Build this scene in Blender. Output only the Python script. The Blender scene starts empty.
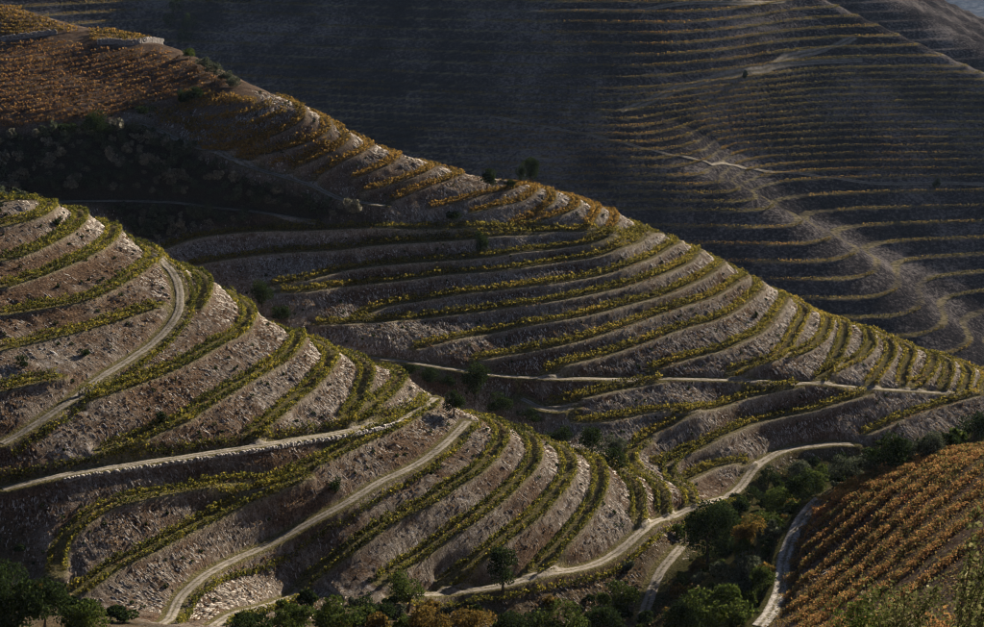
import bpy, bmesh, math, random
from mathutils import Vector
random.seed(7)
scene = bpy.context.scene
# ---------------------------------------------------------------- camera, sky, sun, exposure
cam_d = bpy.data.cameras.new('camera'); cam = bpy.data.objects.new('camera', cam_d)
scene.collection.objects.link(cam); scene.camera = cam
cam_d.sensor_width = 36.0; cam_d.lens = 36.0*1836.0/984.0
cam_d.clip_start = 0.5; cam_d.clip_end = 20000
cam.location = (0, 0, 0)
cam.rotation_euler = (math.radians(90)-math.atan((313.5+230.0)/1836.0), 0, 0)
SUN_AZ, SUN_EL = math.radians(40), math.radians(19.5)        # azimuth measured from the view direction towards the right
sun_vec = Vector((math.sin(SUN_AZ)*math.cos(SUN_EL), math.cos(SUN_AZ)*math.cos(SUN_EL), math.sin(SUN_EL)))
world = bpy.data.worlds.new('World'); scene.world = world; world.use_nodes = True
wn = world.node_tree; bg = wn.nodes['Background']
sky = wn.nodes.new('ShaderNodeTexSky'); sky.sky_type = 'NISHITA'; sky.sun_disc = False
sky.sun_elevation = SUN_EL; sky.sun_rotation = SUN_AZ
sky.air_density = 0.35; sky.dust_density = 0.4; sky.ozone_density = 1.0
wn.links.new(sky.outputs[0], bg.inputs[0]); bg.inputs[1].default_value = 0.05
sd = bpy.data.lights.new('sun', 'SUN'); sd.energy = 5.0; sd.angle = math.radians(0.5); sd.color = (1.0, 0.91, 0.77)
so = bpy.data.objects.new('sun', sd); scene.collection.objects.link(so)
so.rotation_euler = sun_vec.to_track_quat('Z', 'Y').to_euler()
vs = scene.view_settings; vs.view_transform = 'Standard'; vs.look = 'None'; vs.gamma = 1.0; vs.exposure = 1.5; vs.use_curve_mapping = False
scene.cycles.use_denoising = True; scene.cycles.denoising_input_passes = 'RGB_ALBEDO_NORMAL'; scene.cycles.denoising_prefilter = 'ACCURATE'; scene.cycles.filter_width = 1.1
scene.cycles.volume_bounces = 0; scene.cycles.max_bounces = 6; scene.cycles.transmission_bounces = 4
COL = scene.collection
# ---------------------------------------------------------------- geometry of the valley
import numpy as np
F_PX, CX, CY, HOR = 1836.0, 492.0, 313.5, -230.0      # focal length (px of a 984 px wide frame), centre, horizon row
TH = math.atan((CY-HOR)/F_PX)
def ray(px, py):
    "pixel -> (x per metre of forward distance, z per metre of forward distance)"
    u = px-CX; v = py-CY
    fy = F_PX*math.cos(TH) - v*math.sin(TH)
    return u/fy, -(F_PX*math.sin(TH) + v*math.cos(TH))/fy
def at_z(px, py, z):
    a, b = ray(px, py); D = z/b
    return (a*D, D, z)
def at_D(px, py, D):
    a, b = ray(px, py); return (a*D, D, b*D)

# benches traced from the photograph: name, level (metres relative to the camera), points
L = {
'L0':(-76,[(0,201),(20,199),(32,201)]),
'L1':(-79,[(0,226),(20,221),(38,216),(48,209),(51,205)]),
'L2':(-81.6,[(0,260),(20,255),(41,246),(61,236),(75,226),(81,217),(74,210)]),
'L3':(-84.4,[(0,287),(20,281),(41,274),(61,266),(82,257),(98,248),(110,239),(114,231)]),
'L4':(-87.2,[(0,313),(20,311),(49,306),(82,300),(110,288),(131,276),(147,264),(154,258)]),
'L5':(-90,[(0,349),(20,344),(51,337),(82,329),(112,320),(143,310),(161,304)]),
'L6':(-92.8,[(0,390),(20,384),(41,380),(61,377)]),
'L7':(-91.5,[(196,309),(203,297),(205,283),(201,277)]),
'L8':(-96,[(82,400),(102,394),(131,384),(155,375),(178,365),(198,355),(219,342),(240,332),(249,318),(246,306),(236,297)]),
'L9':(-99.5,[(102,451,-101),(122,445,-100.8),(143,437,-100.58),(163,427,-100.38),(184,420,-100.16),(200,408,-100),(221,395,-99.75),(241,383,-99.51),(262,371,-99.26),(282,359,-99.02),(294,347,-98.87),(299,338,-98.81)]),
'L10':(-103,[(251,434,-103.58),(272,418,-103.17),(290,402,-102.81),(311,385,-102.4),(327,367,-102.08),(331,357,-102),(327,352,-102.08)]),
'L11':(-106,[(345,418,-106),(356,404,-105.33),(363,386,-104.9),(368,372,-104.6),(364,366,-104.84)]),
'L12':(-108.5,[(357,416,-107),(377,403,-106.71),(391,391,-106.51),(399,381,-106.4),(396,373,-106.44),(387,369,-106.57)]),
'L13':(-112.4,[(56,578,-110.6),(57,566,-109.6),(59,552,-108.5),(65,538,-108.19),(82,523,-107.32),(102,508,-106.3),(133,499,-106.71),(163,493,-107.11),(201,486,-107.62),(238,482,-108.28),(262,481,-108.72),(282,477,-109.08),(303,468,-109.44),(323,460,-109.68),(347,448,-109.96),(373,436,-110.28),(398,425,-110.58),(414,415,-110.89),(434,405,-111.3)]),
'L13b':(-112.9,[(70,596,-112.4),(84,588,-112),(102,575,-111.88),(122,562,-111.74),(151,549,-111.54),(173,537,-111.39),(200,523,-111.2),(238,504,-110.77),(262,494,-110.5),(287,484,-110.22),(307,475,-110)]),
'L14':(-115,[(303,585,-119),(323,570,-118.63),(346,553,-118.2),(367,536,-117.81),(391,520,-117.37),(412,510,-116.94),(432,500,-116.51),(452,485,-116.08),(473,473,-115.63),(489,459,-115.28),(499,445,-115.06),(502,433,-115),(495,424,-115.15)]),
'L15':(-118,[(381,583,-121.5),(401,566,-121.13),(422,554,-120.74),(444,537,-120.34),(463,524,-119.98),(481,512,-119.65),(500,497,-119.3),(517,481,-118.67),(529,468,-118.22),(535,455,-118),(533,443,-118.07),(524,433,-118.41)]),
'L16':(-121,[(444,583,-124.5),(463,570,-124.04),(487,552,-123.46),(508,534,-122.95),(531,518,-122.4),(547,502,-121.85),(559,488,-121.41),(568,475,-121.07),(569,462,-121.04),(563,451,-121.26)]),
'L17':(-124,[(531,572,-127),(541,564,-126.69),(559,546,-126.14),(573,530,-125.63),(588,511,-124.79),(597,496,-124.28),(601,480,-124.06),(599,467,-124.17),(591,459,-124.62)]),
'L18':(-127,[(639,520),(639,502),(634,487),(627,478)]),
'L19':(-129.7,[(664,514),(664,500),(659,488),(653,482)]),
'L20':(-132.3,[(692,507),(691,497),(686,490)]),
}
M = {
'P1':(-75.5,[(200,152),(230,147),(260,141),(276,134),(291,127),(303,117),(301,110)]),
'P2':(-77.5,[(235,158),(260,155),(280,151),(311,141),(327,131),(326,124)]),
'P3':(-79,[(290,170),(304,164),(320,157),(337,148),(348,139),(344,133)]),
'P4':(-80.5,[(315,178),(331,167),(358,154),(368,148)]),
'P5':(-82.3,[(352,180),(374,170),(393,161),(399,155)]),
'P6':(-84.3,[(362,192),(393,184),(423,172),(438,166)]),
'P7':(-86.3,[(391,201),(413,192),(444,181),(460,175)]),
'N0':(-89.7,[(430,208),(460,201),(487,193),(511,189),(525,184)]),
'N1':(-91.2,[(472,213),(501,205),(525,199),(536,190)]),
'N2':(-92.5,[(511,226),(527,217),(546,207),(553,198),(550,191)]),
'N3':(-93.8,[(515,226),(542,219),(562,214),(577,206),(575,199)]),
'N4':(-95.3,[(588,227),(595,216),(598,210)]),
'N5':(-96.8,[(610,230),(616,219),(614,213)]),
'M1':(-98,[(162,249),(180,242),(205,236),(240,232),(300,230),(350,228),(400,228),(450,228),(500,228,-98.3),(540,229,-98.9),(580,231,-99.8),(611,232,-100.6)]),
'M2':(-100.3,[(190,266),(201,263),(238,257),(273,253),(303,251),(341,249),(382,244),(422,242),(453,240),(484,237),(521,235),(552,232)]),
'M3':(-102.6,[(271,286),(303,280),(320,276),(341,270),(371,266),(402,263),(443,260),(473,258),(500,255),(521,251),(562,247),(593,242),(623,236),(638,231)]),
'M4':(-104.8,[(280,292),(295,292),(313,290),(341,286),(371,283),(402,280),(443,274),(473,272),(500,270),(521,267),(562,261),(603,254),(633,244),(658,233)]),
'M5':(-107,[(355,319),(371,311),(392,304),(422,300),(463,293),(500,289),(542,284),(582,278),(613,271),(640,261),(661,251),(677,243)]),
'M6':(-109.4,[(316,324),(341,323),(382,321),(422,318),(453,314),(500,308),(542,302),(582,295),(623,286),(651,277),(677,267),(691,259),(700,251)]),
'M7':(-112,[(414,349),(443,341),(473,335),(501,330),(531,324),(562,319),(593,313),(623,305),(661,295),(685,285),(706,275),(720,265)]),
'M8':(-115,[(474,360),(501,355),(531,350),(562,344),(593,336),(623,326),(651,316),(681,306),(712,296),(732,284),(746,277)]),
'M9':(-118,[(546,372),(562,365),(582,360),(613,352),(651,339),(681,328),(712,320),(730,312),(747,300),(760,288),(758,281)]),
'M10':(-121,[(651,371),(667,364),(691,357),(722,349),(742,340),(759,332),(771,320),(783,303),(786,297)]),
'M11':(-123.2,[(730,373),(753,365),(773,359),(786,347),(796,331),(805,314)]),
'M12':(-125,[(784,357),(804,351),(821,339),(828,325),(826,317)]),
'M13':(-126.8,[(819,380),(831,367),(839,351),(845,335),(844,324)]),
'M14':(-128.4,[(828,374),(845,365),(862,357),(871,345),(869,334),(864,328)]),
'M15':(-130.2,[(870,384),(882,369),(891,353),(889,342),(883,337)]),
'M16':(-132.2,[(902,384),(906,367),(911,355),(908,348)]),
'M17':(-133.6,[(911,386),(926,378),(934,362),(931,354)]),
'M18':(-135.2,[(943,388),(949,373),(948,362)]),
'M19':(-136.8,[(964,390),(969,376),(967,368)]),
'M20':(-138.2,[(983,390),(988,378),(986,372)]),
'M21':(-123.5,[(550,403),(582,397),(613,390),(644,384),(664,381)]),
'M22':(-126,[(574,421),(599,421),(623,417),(651,411),(681,408),(695,408)]),
'M23':(-128.3,[(638,442),(646,436),(657,430),(681,418),(712,408),(742,398),(773,391),(800,386)]),
'M24':(-132.5,[(655,463),(681,455),(706,444),(732,431),(753,422),(784,415),(815,409),(845,400),(868,393)]),
'M25':(-136,[(687,478),(712,467),(742,461),(751,460)]),
'M26':(-137.5,[(864,434),(886,424),(917,412),(947,403),(984,394)]),
}
# farm tracks (they climb and fall): points, half width
ROAD = {
'R1':([(0,446),(31,427),(71,400),(102,376),(127,361),(153,343),(169,327),(178,312),(180,298),(178,284),(172,272),(160,260),(149,252)],1.45),
'R2':([(0,490),(31,482),(61,475),(98,469),(122,466),(151,461),(184,457),(201,454),(242,448),(274,443),(303,438),(347,431),(377,424),(402,417),(422,407),(436,399)],1.5),
'R3':([(160,623),(176,605),(195,583),(213,570),(242,556),(274,542),(303,526),(333,510),(354,498),(381,481),(408,469),(428,457),(448,441),(463,426),(468,421)],1.45),
'R4':([(213,625),(231,615),(262,607),(286,599),(301,589)],1.7),
'R5':([(395,598),(428,594),(452,592),(479,589),(500,586),(530,578),(545,574),(571,570),(590,566),(608,558),(627,544),(643,530),(663,519),(684,511),(700,506),(718,499),(730,495)],1.55),
'R6':([(729,496),(742,485),(752,471),(766,459),(782,451),(799,447),(815,446),(833,443),(854,445)],1.75),
'R7':([(641,619),(647,605),(653,587),(661,570),(671,558),(682,546)],1.7),
'R8':([(758,626),(770,613),(778,597),(782,581),(784,560),(791,540),(799,523),(809,509),(821,498)],1.9),
'R9':([(369,357),(392,360),(422,364),(459,370),(495,375),(521,377),(558,379),(603,379),(651,378),(681,379),(722,380),(763,381),(800,383),(835,385),(866,388),(896,390),(927,392),(957,393),(984,391)],1.3),
'R10':([(136,123),(161,131),(184,143),(210,150),(242,164),(273,174),(300,182),(317,188),(342,200),(352,202),(387,207)],1.3),
'R11':([(55,202),(115,201),(160,202),(200,206),(238,210),(270,214),(300,219),(318,221)],1.3),
'R12':([(520,396),(533,404),(545,411),(560,410),(574,407)],2.0),
}
# extra ground points (pixel and level) off the benches, then ghost points (world) for ground the photograph hides
ZP = [(55,203,-92),(115,201,-92),(160,202,-92.5),(238,210,-94.5),(318,221,-96.8),(136,123,-78.5),(184,143,-82),(242,164,-84.5),(300,182,-87.5),(342,200,-90.5),(387,207,-92),
 (369,357,-118.5),(422,364,-120.5),(495,375,-122),(603,379,-122.5),(722,380,-125),(800,383,-128),(866,388,-132),(927,392,-136),(984,391,-138.5),
 (729,496,-137.5),(752,471,-138),(782,451,-138.5),(815,446,-139),(854,445,-140),
 (428,594,-124.8),(500,586,-127),(571,570,-129.3),(627,544,-131.3),(663,519,-132.8),(700,506,-135),
 (160,623,-117),(200,579,-114.8),(274,542,-114.6),(354,498,-114),(408,469,-113.6),(468,421,-113),(262,607,-120.5),(0,446,-97.5),(71,400,-95.5),(0,490,-101.5),(98,469,-102.6),(184,457,-104),(242,448,-104.8),(303,438,-106.4),(347,431,-107.8),(402,417,-109.8),(436,399,-110.4),
 (538,405,-123.5),(615,448,-127.5),(575,426,-126.3)]
DP = [(300,627,262),(450,627,270),(600,627,274),(0,600,240),(60,627,238),(0,540,250),
 (641,619,276),(653,587,290),(682,546,314),(700,560,302),(720,600,264),(700,627,256),(735,530,308),
 (758,626,228),(778,597,240),(784,560,255),(799,523,268),(819,499,276),
 (984,627,182),(984,560,216),(984,500,250),(984,447,285),(900,520,250),(900,470,280),(850,480,280),(800,512,272),(880,627,206),(820,560,250),(820,610,226),(930,570,222),(950,447,288),(880,460,288),
 (0,130,410),(60,127,413),(110,118,416),(170,100,424),(0,85,432),(50,85,432),(100,80,438),(150,75,440),(190,80,434),(0,42,460),(60,35,464),(110,30,468),(160,44,457),(200,62,446),(240,84,432),(0,6,484),(30,12,482),(60,22,476),
 (60,160,404),(0,165,402),(130,165,404),(200,180,400),(250,190,398),(0,200,395)]
def ghosts():
    g = []
    # ground hidden behind the crest of the left spur and of the middle spur
    def crest(keys, d): return [at_D(d[k][1][-1][0], d[k][1][-1][1], PN[k][1]) if k in PN else at_z(d[k][1][-1][0], d[k][1][-1][1], d[k][0]) for k in keys]
    for (x, D, z) in crest(['L0','L1','L2','L3','L4','L7','L8','L9','L10','L11','L12'], L):
        g.append((x+3, D+8, z-3.6))
    for (x, D, z) in crest(['L13','L14','L15','L16','L17','L18','L19'], L):
        g.append((x+3, D+7, z-3.4))
    for (x, D, z) in crest([k for k in M if k not in ('M1','M2') and not k in ('M21','M22','M23','M24','M25','M26')], M) + \
        [at_D(*p) for p in [(0,6,484),(60,22,476),(110,30,468),(160,44,457),(200,62,446),(240,84,432)]]:
        g.append((x+4, D+10, z-4)); g.append((x+14, D+45, z-24)); g.append((x+30, D+110, z-62))
    g += [(-88,364,-95),(-70,359,-103.5),(-55,352,-111),(-42,343,-116.5),(-30,341,-120.5),(-18,340,-124),(-5,339,-128),(8,338,-131)]   # the hidden gully bottom
    # the viewer's own hillside
    for x in (-60,-30,0,30,60):
        k = 1.06 if x < 0 else .99
        g += [(x,-20,6),(x,0,-1.9),(x*.9,20,-11.6*k),(x,60,-33.6*k),(x,100,-55*k)]
    g += [(-40,150,-79),(0,150,-79),(30,150,-77),(70,150,-74),(90,200,-80),(105,250,-88),(115,300,-108),(-80,150,-82),(-40,200,-101),(0,200,-101),(0,240,-120),(-60,225,-106),(-100,215,-104),(-20,240,-117),
          (-140,300,-74),(-140,250,-88),(-140,200,-96),(-130,350,-88),(-150,400,-88),(-160,440,-76),(-170,500,-64),(-150,470,-68),(-110,300,-76),(-110,260,-85),(-115,330,-78),
          (140,380,-150),(150,330,-128),(130,420,-150),(150,470,-175),(150,560,-215),(120,350,-142)]
    return g
pts = []; lam = []
PN = dict(P1=(404,417),P2=(402,418),P3=(400,418),P4=(398,418),P5=(398,418),P6=(396,418),P7=(396,419),N0=(395,420),N1=(398,420),N2=(395,421),N3=(396,421),N4=(405,418),N5=(407,418))
for d in (L, M):
    for k, (z, ps) in d.items():
        for i, p in enumerate(ps):
            if k in PN: pts.append(at_D(p[0], p[1], PN[k][0]+(PN[k][1]-PN[k][0])*i/(len(ps)-1)))
            else: pts.append(at_z(p[0], p[1], p[2] if len(p) > 2 else z))
            lam.append(.004 if i >= len(ps)-2 else .03)
pts += [at_z(*p) for p in ZP]; lam += [.03]*len(ZP)
pts += [at_D(*p) for p in DP]; lam += [.008]*len(DP)
g_ = ghosts(); pts += g_; lam += [.01]*len(g_)
P = np.array(pts)
def tps(r2): return np.where(r2 > 1e-9, .5*r2*np.log(r2+1e-12), 0)
def fit(P, lam):
    C = P[:, :2]/100.; n = len(C)
    r2 = ((C[:, None]-C[None])**2).sum(-1)
    A = np.zeros((n+3, n+3)); A[:n, :n] = tps(r2)+np.diag(lam)
    A[:n, n] = 1; A[:n, n+1:] = C; A[n, :n] = 1; A[n+1:, :n] = C.T
    w = np.linalg.solve(A, np.r_[P[:, 2], 0, 0, 0])
    def ev(X, Y):
        s = X.shape; Q = np.stack([X.ravel(), Y.ravel()], 1)/100.
        out = np.empty(len(Q))
        for i in range(0, len(Q), 20000):
            q = Q[i:i+20000]
            out[i:i+20000] = tps(((q[:, None]-C[None])**2).sum(-1)) @ w[:n] + w[n] + q @ w[n+1:]
        return out.reshape(s)
    return ev
near_ev = fit(P, np.array(lam))
GX0, GY0, GS = -330., -30., 3.0
gx = np.arange(GX0, 331, GS); gy = np.arange(GY0, 700, GS)
GZ = near_ev(*np.meshgrid(gx, gy))
def cubic_sample(G, x, y, x0, y0, s):
    fx = np.clip((x-x0)/s, 1, G.shape[1]-3.001); fy = np.clip((y-y0)/s, 1, G.shape[0]-3.001)
    ix = fx.astype(int); iy = fy.astype(int); tx = fx-ix; ty = fy-iy
    def wts(t): return (-.5*t+t*t-.5*t**3, 1-2.5*t*t+1.5*t**3, .5*t+2*t*t-1.5*t**3, -.5*t*t+.5*t**3)
    wx = wts(tx); wy = wts(ty); out = 0
    for j in range(4):
        row = 0
        for i in range(4): row = row + wx[i]*G[iy+j-1, ix+i-1]
        out = out + wy[j]*row
    return out
def near_z(x, y): return cubic_sample(GZ, np.asarray(x, float), np.asarray(y, float), GX0, GY0, GS)
def hit(px, py, zf=None, d0=130., d1=520., step=.5):
    "first point where the pixel's ray meets the ground"
    a, b = ray(px, py); D = np.arange(d0, d1, step)
    g = (zf or near_z)(a*D, D)-b*D
    k = np.nonzero(g >= 0)[0]
    if len(k) and k[0] > 0:
        i = k[0]; t = g[i-1]/(g[i-1]-g[i]); d = D[i-1]+t*step
    else:
        d = D[np.argmax(g)]
    return np.array([a*d, d, b*d])
# ---------------------------------------------------------------- far slope, one height function for all ground
rng = np.random.default_rng(11)
def sm(t): t = np.clip(t, 0, 1); return t*t*(3-2*t)
def smin(a, b, k):
    h = np.clip(.5+.5*(b-a)/k, 0, 1); return b*(1-h)+a*h-k*h*(1-h)
def _hash(ix, iy, seed):
    h = (ix.astype(np.int64)*374761393 + iy.astype(np.int64)*668265263 + seed*974634777) & 0x7fffffff
    h = ((h ^ (h >> 13))*1274126177) & 0x7fffffff
    return ((h ^ (h >> 16)) & 0xffff)/65535.0
def vnoise(x, y, seed=0):
    ix = np.floor(x); iy = np.floor(y); tx = sm(x-ix); ty = sm(y-iy)
    a = _hash(ix, iy, seed); b = _hash(ix+1, iy, seed); c = _hash(ix, iy+1, seed); d = _hash(ix+1, iy+1, seed)
    return (a+(b-a)*tx)*(1-ty)+(c+(d-c)*tx)*ty*1.0
def fbm(x, y, seed=0, o=3):
    s = 0; a = 1; n = 0
    for i in range(o):
        s = s+a*(vnoise(x*2**i, y*2**i, seed+i)-.5); n += a; a *= .5
    return s/n
def far_z(X, D):
    X = np.asarray(X, float); D = np.asarray(D, float); s = .44
    z0 = -225+s*(D-850)
    Xr = np.interp(z0, [-262, -246, -214, -190, -170, -145, -120], [268, 240, 190, 130, 112, 145, 165])
    up = 1.0
    r = X-Xr; off = np.where(r < -60, 0, np.where(r < 0, 40*((np.maximum(r, -60)+60)/60)**2, 40+42*(1-np.exp(-np.maximum(r, 0)/31.))))*up
    lx = np.maximum(0, 45-X); off = off+.32*lx*lx/(lx+60)
    off = off-.85*np.maximum(0, -205-X)
    off = off+14*fbm(X/170, D/220, 5, 2)+5*fbm(X/45, D/70, 9, 2)
    z = -225+s*(D-850-off)
    t = (X-227)*.753-(D-1112)*.66; d = (X-227)*.66+(D-1112)*.753
    z = smin(z, -143-.305*t-.5*d, 7)
    return np.maximum(z, -292+4*fbm(X/60, D/60, 3))
def base_z(X, D):
    w = sm((D-530)/110.)
    return near_z(np.clip(X, -320, 320), np.clip(D, -25, 690))*(1-w)+far_z(X, D)*w
# levels of the far terraces
FL = [-258+5.4*i for i in range(10)]
while FL[-1] < -166: FL.append(FL[-1]+2.9)
while FL[-1] < -110: FL.append(FL[-1]+4.6)
FL = np.array(FL)
def far_terrace(z):
    i = np.clip(np.searchsorted(FL, z)-1, 0, len(FL)-2)
    st = FL[i+1]-FL[i]; t = np.clip((z-FL[i])/st, 0, 1)
    q = np.where(t < .34, t*.25, .085+(t-.34)/.66*.915)
    return np.where((z > FL[0]) & (z < FL[-1]), FL[i]+q*st, z), (t < .30)*1.0

# ---------------------------------------------------------------- bench and track centre lines on the ground
def resample(Pt, step):
    Pt = np.asarray(Pt, float); d = np.r_[0, np.cumsum(np.linalg.norm(np.diff(Pt[:, :2], axis=0), axis=1))]
    n = max(2, int(d[-1]/step)+1); s = np.linspace(0, d[-1], n)
    return np.stack([np.interp(s, d, Pt[:, i]) for i in range(Pt.shape[1])], 1), s
def spline(Pt, m=8):
    Pt = np.asarray(Pt, float); Q = np.vstack([2*Pt[0]-Pt[1], Pt, 2*Pt[-1]-Pt[-2]]); out = []
    for i in range(1, len(Q)-2):
        p0, p1, p2, p3 = Q[i-1:i+3]
        for t in np.linspace(0, 1, m, endpoint=False):
            out.append(.5*((2*p1)+(-p0+p2)*t+(2*p0-5*p1+4*p2-p3)*t*t+(-p0+3*p1-3*p2+p3)*t**3))
    out.append(Q[-2]); return np.array(out)
def smooth1(a, n):
    if len(a) < 5: return a
    k = np.ones(2*n+1)/(2*n+1); return np.convolve(np.pad(a, n, mode='edge'), k, mode='valid')
def follow(p, dirv, dist):
    "walk along the contour of the ground from p"
    out = []; p = np.array(p[:2], float); v = np.array(dirv, float); v /= np.linalg.norm(v)+1e-9
    for _ in range(int(dist/1.0)):
        e = 1.0
        gx_ = (near_z(p[0]+e, p[1])-near_z(p[0]-e, p[1]))/2; gy_ = (near_z(p[0], p[1]+e)-near_z(p[0], p[1]-e))/2
        t = np.array([-gy_, gx_]); n = np.linalg.norm(t)
        if n < 1e-4: break
        t /= n
        if t @ v < 0: t = -t
        v = .6*v+.4*t; v /= np.linalg.norm(v); p = p+v*1.0
        out.append((p[0], p[1], float(near_z(p[0], p[1]))))
    return out
def trace(ps, ext=0, flat=6):
    H = [hit(p[0], p[1]) for p in ps]
    runs = [[H[0]]]
    for h in H[1:]:
        if abs(h[1]-runs[-1][-1][1]) > 24: runs.append([])
        runs[-1].append(h)
    keep = max(runs, key=len)
    C3 = spline(keep) if len(keep) > 2 else np.array(keep)
    if ext and len(C3) > 4:
        C3 = np.vstack([C3, np.array(follow(C3[-1], C3[-1, :2]-C3[-4, :2], ext)).reshape(-1, 3)])
    C3, s = resample(C3, .35)
    for i in range(2): C3[:, i] = smooth1(C3[:, i], 4)
    C3[:, 2] = smooth1(near_z(C3[:, 0], C3[:, 1]), 9)
    return C3
LINES = {}
for k, (z, ps) in L.items(): LINES[k] = (trace(ps, 0 if k in ('L5', 'L6', 'L13', 'L13b') else 22), 1.6, 'bench')
for k, (z, ps) in M.items():
    e = 0 if k in ('M1', 'M2', 'M21', 'M22', 'M23', 'M24', 'M25', 'M26') else 22
    LINES[k] = (trace(ps, e), 1.25 if k[0] in 'PN' else 1.5, 'bench')
for k, (ps, w) in ROAD.items(): LINES[k] = (trace(ps), w, 'road')

# ---------------------------------------------------------------- ground mesh: fan-shaped rows, fine where the terraces are near
NC = 470
A = np.linspace(-.325, .325, NC)
Dr = list(np.geomspace(9, 110, 46))
while Dr[-1] < 228: Dr.append(Dr[-1]+1.25)
while Dr[-1] < 434: Dr.append(Dr[-1]+.5)
stp = .55
while Dr[-1] < 735: Dr.append(Dr[-1]+stp); stp = min(stp*1.04, 5)
while Dr[-1] < 1190: Dr.append(Dr[-1]+1.7)
Dr = np.array(Dr); NR = len(Dr)
GXX = A[None]*Dr[:, None]; GDD = np.repeat(Dr[:, None], NC, 1)
B0 = base_z(GXX, GDD)
SK = np.zeros_like(B0); SD = np.zeros_like(B0); UU = np.zeros_like(B0); ND = np.full(B0.shape, 99.); RK = np.zeros_like(B0); KM = np.zeros_like(B0); EDG = np.zeros_like(B0); VID = np.zeros_like(B0)
FADE = .8
for li, (k, (C3, w, kind)) in enumerate(LINES.items()):
    x0, y0 = C3[:, :2].min(0)-7; x1, y1 = C3[:, :2].max(0)+7
    r0, r1 = np.searchsorted(Dr, [y0, y1]); sub = np.zeros_like(B0, bool)
    sub[r0:r1] = (GXX[r0:r1] > x0) & (GXX[r0:r1] < x1)
    I = np.nonzero(sub.ravel())[0]
    if not len(I): continue
    q = np.stack([GXX.ravel()[I], GDD.ravel()[I]], 1)
    best = np.full(len(I), 1e9); bi = np.zeros(len(I), int)
    for c in range(0, len(I), 6000):
        d2 = ((q[c:c+6000, None]-C3[None, :, :2])**2).sum(-1)
        bi[c:c+6000] = d2.argmin(1); best[c:c+6000] = np.sqrt(d2.min(1))
    wj = w+.25*fbm(bi*.05+li*31.7, bi*0.+li, 21, 2)
    dz = C3[bi, 2]-B0.ravel()[I]
    Tn = np.gradient(C3[:, :2], axis=0); Tn /= np.linalg.norm(Tn, axis=1)[:, None]+1e-9; Nn = np.stack([-Tn[:, 1], Tn[:, 0]], 1)
    upn = np.sign(np.median(near_z(C3[:, 0]+2*Nn[:, 0], C3[:, 1]+2*Nn[:, 1])-near_z(C3[:, 0]-2*Nn[:, 0], C3[:, 1]-2*Nn[:, 1])))
    sdist = ((q-C3[bi, :2])*Nn[bi]).sum(1)*upn
    kk = sm(1-(best-wj)/np.where(sdist < 0, .42, .8))
    if kind == 'bench':
        eg = sm(1-np.abs(sdist+w-.15)/.5)*(best < w+.35)*(.85 if k[0] != 'L' else .4)
        EDG.ravel()[I] = np.maximum(EDG.ravel()[I], eg)
    SK.ravel()[I] += kk; SD.ravel()[I] += kk*dz
    KM.ravel()[I] = np.maximum(KM.ravel()[I], kk)
    if kind == 'road': RK.ravel()[I] = np.maximum(RK.ravel()[I], kk)
    nd = ND.ravel()[I]; b = best < nd
    ND.ravel()[I[b]] = best[b]; UU.ravel()[I[b]] = bi[b]*.35+li*137.; VID.ravel()[I[b]] = li
Z = B0+SD/np.maximum(1, SK)
farmask = GDD > 690
nearmask = GDD < 520
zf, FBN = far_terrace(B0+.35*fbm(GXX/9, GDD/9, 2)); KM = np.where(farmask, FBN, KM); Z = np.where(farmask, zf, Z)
# relief on the risers: rills running down the slope, lumps, loose stone
ris = (1-KM)
rill = fbm(UU*.55, VID*3.3+Z*.06, 40, 3)
Z = Z+np.where(nearmask & (ND < 8), ris*(.75*rill), 0)+np.where(nearmask, (.22*ris+.05)*fbm(GXX/1.4, GDD/1.4, 60, 3)+.5*ris*fbm(GXX/7, GDD/7, 66, 2), 0)
Z = np.where((GDD > 430) & (GDD < 690), Z+1.2*fbm(GXX/12, GDD/12, 70, 3), Z)
# photograph pixel of every ground vertex, to look up which patch it belongs to
def to_px(X, D, z):
    fwd = D*math.cos(TH)-z*math.sin(TH); up = D*math.sin(TH)+z*math.cos(TH)
    return CX+F_PX*X/fwd, CY-F_PX*up/fwd
def in_poly(px, py, poly):
    r = np.zeros(px.shape, bool); n = len(poly)
    for i in range(n):
        x0, y0 = poly[i]; x1, y1 = poly[(i+1) % n]
        c = ((y0 > py) != (y1 > py)) & (px < (x1-x0)*(py-y0)/((y1-y0) if y1 != y0 else 1e-9)+x0)
        r ^= c
    return r
PXX, PYY = to_px(GXX, GDD, Z)
POLY = {
 'scrub': [(-60,135),(60,130),(105,128),(135,122),(165,136),(250,170),(345,204),(390,213),(400,224),(320,226),(230,228),(160,243),(140,240),(110,214),(60,204),(-60,196)],
 'red': [(-60,-20),(60,15),(165,38),(240,78),(262,88),(205,98),(160,106),(110,122),(60,130),(-60,135)],
 'gold': [(165,108),(262,88),(330,120),(460,165),(540,182),(540,200),(430,212),(390,207),(300,182),(140,122)],
 'creek': [(700,505),(735,497),(760,468),(800,450),(860,446),(984,425),(1040,420),(1040,440),(940,450),(870,468),(820,498),(790,545),(782,590),(755,640),(640,640),(650,590),(690,545)],
 'orange': [(822,498),(870,468),(984,445),(1060,430),(1060,660),(760,660),(784,590),(792,545)],
 'bracken': [(-60,190),(60,215),(150,255),(230,310),(330,420),(330,520),(60,600),(-60,600)],
 'bank': [(-60,520),(20,520),(55,590),(90,605),(200,640),(300,596),(420,600),(560,582),(640,545),(700,515),(690,550),(645,640),(-60,640)],
}
MSK = {k: (in_poly(PXX, PYY, v) & (GDD < 500)).astype(float) for k, v in POLY.items()}
def blur(m, n=3):
    for ax in (0, 1):
        s = np.zeros_like(m)
        for i in range(-n, n+1): s += np.roll(m, i, ax)
        m = s/(2*n+1)
    return m
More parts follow.
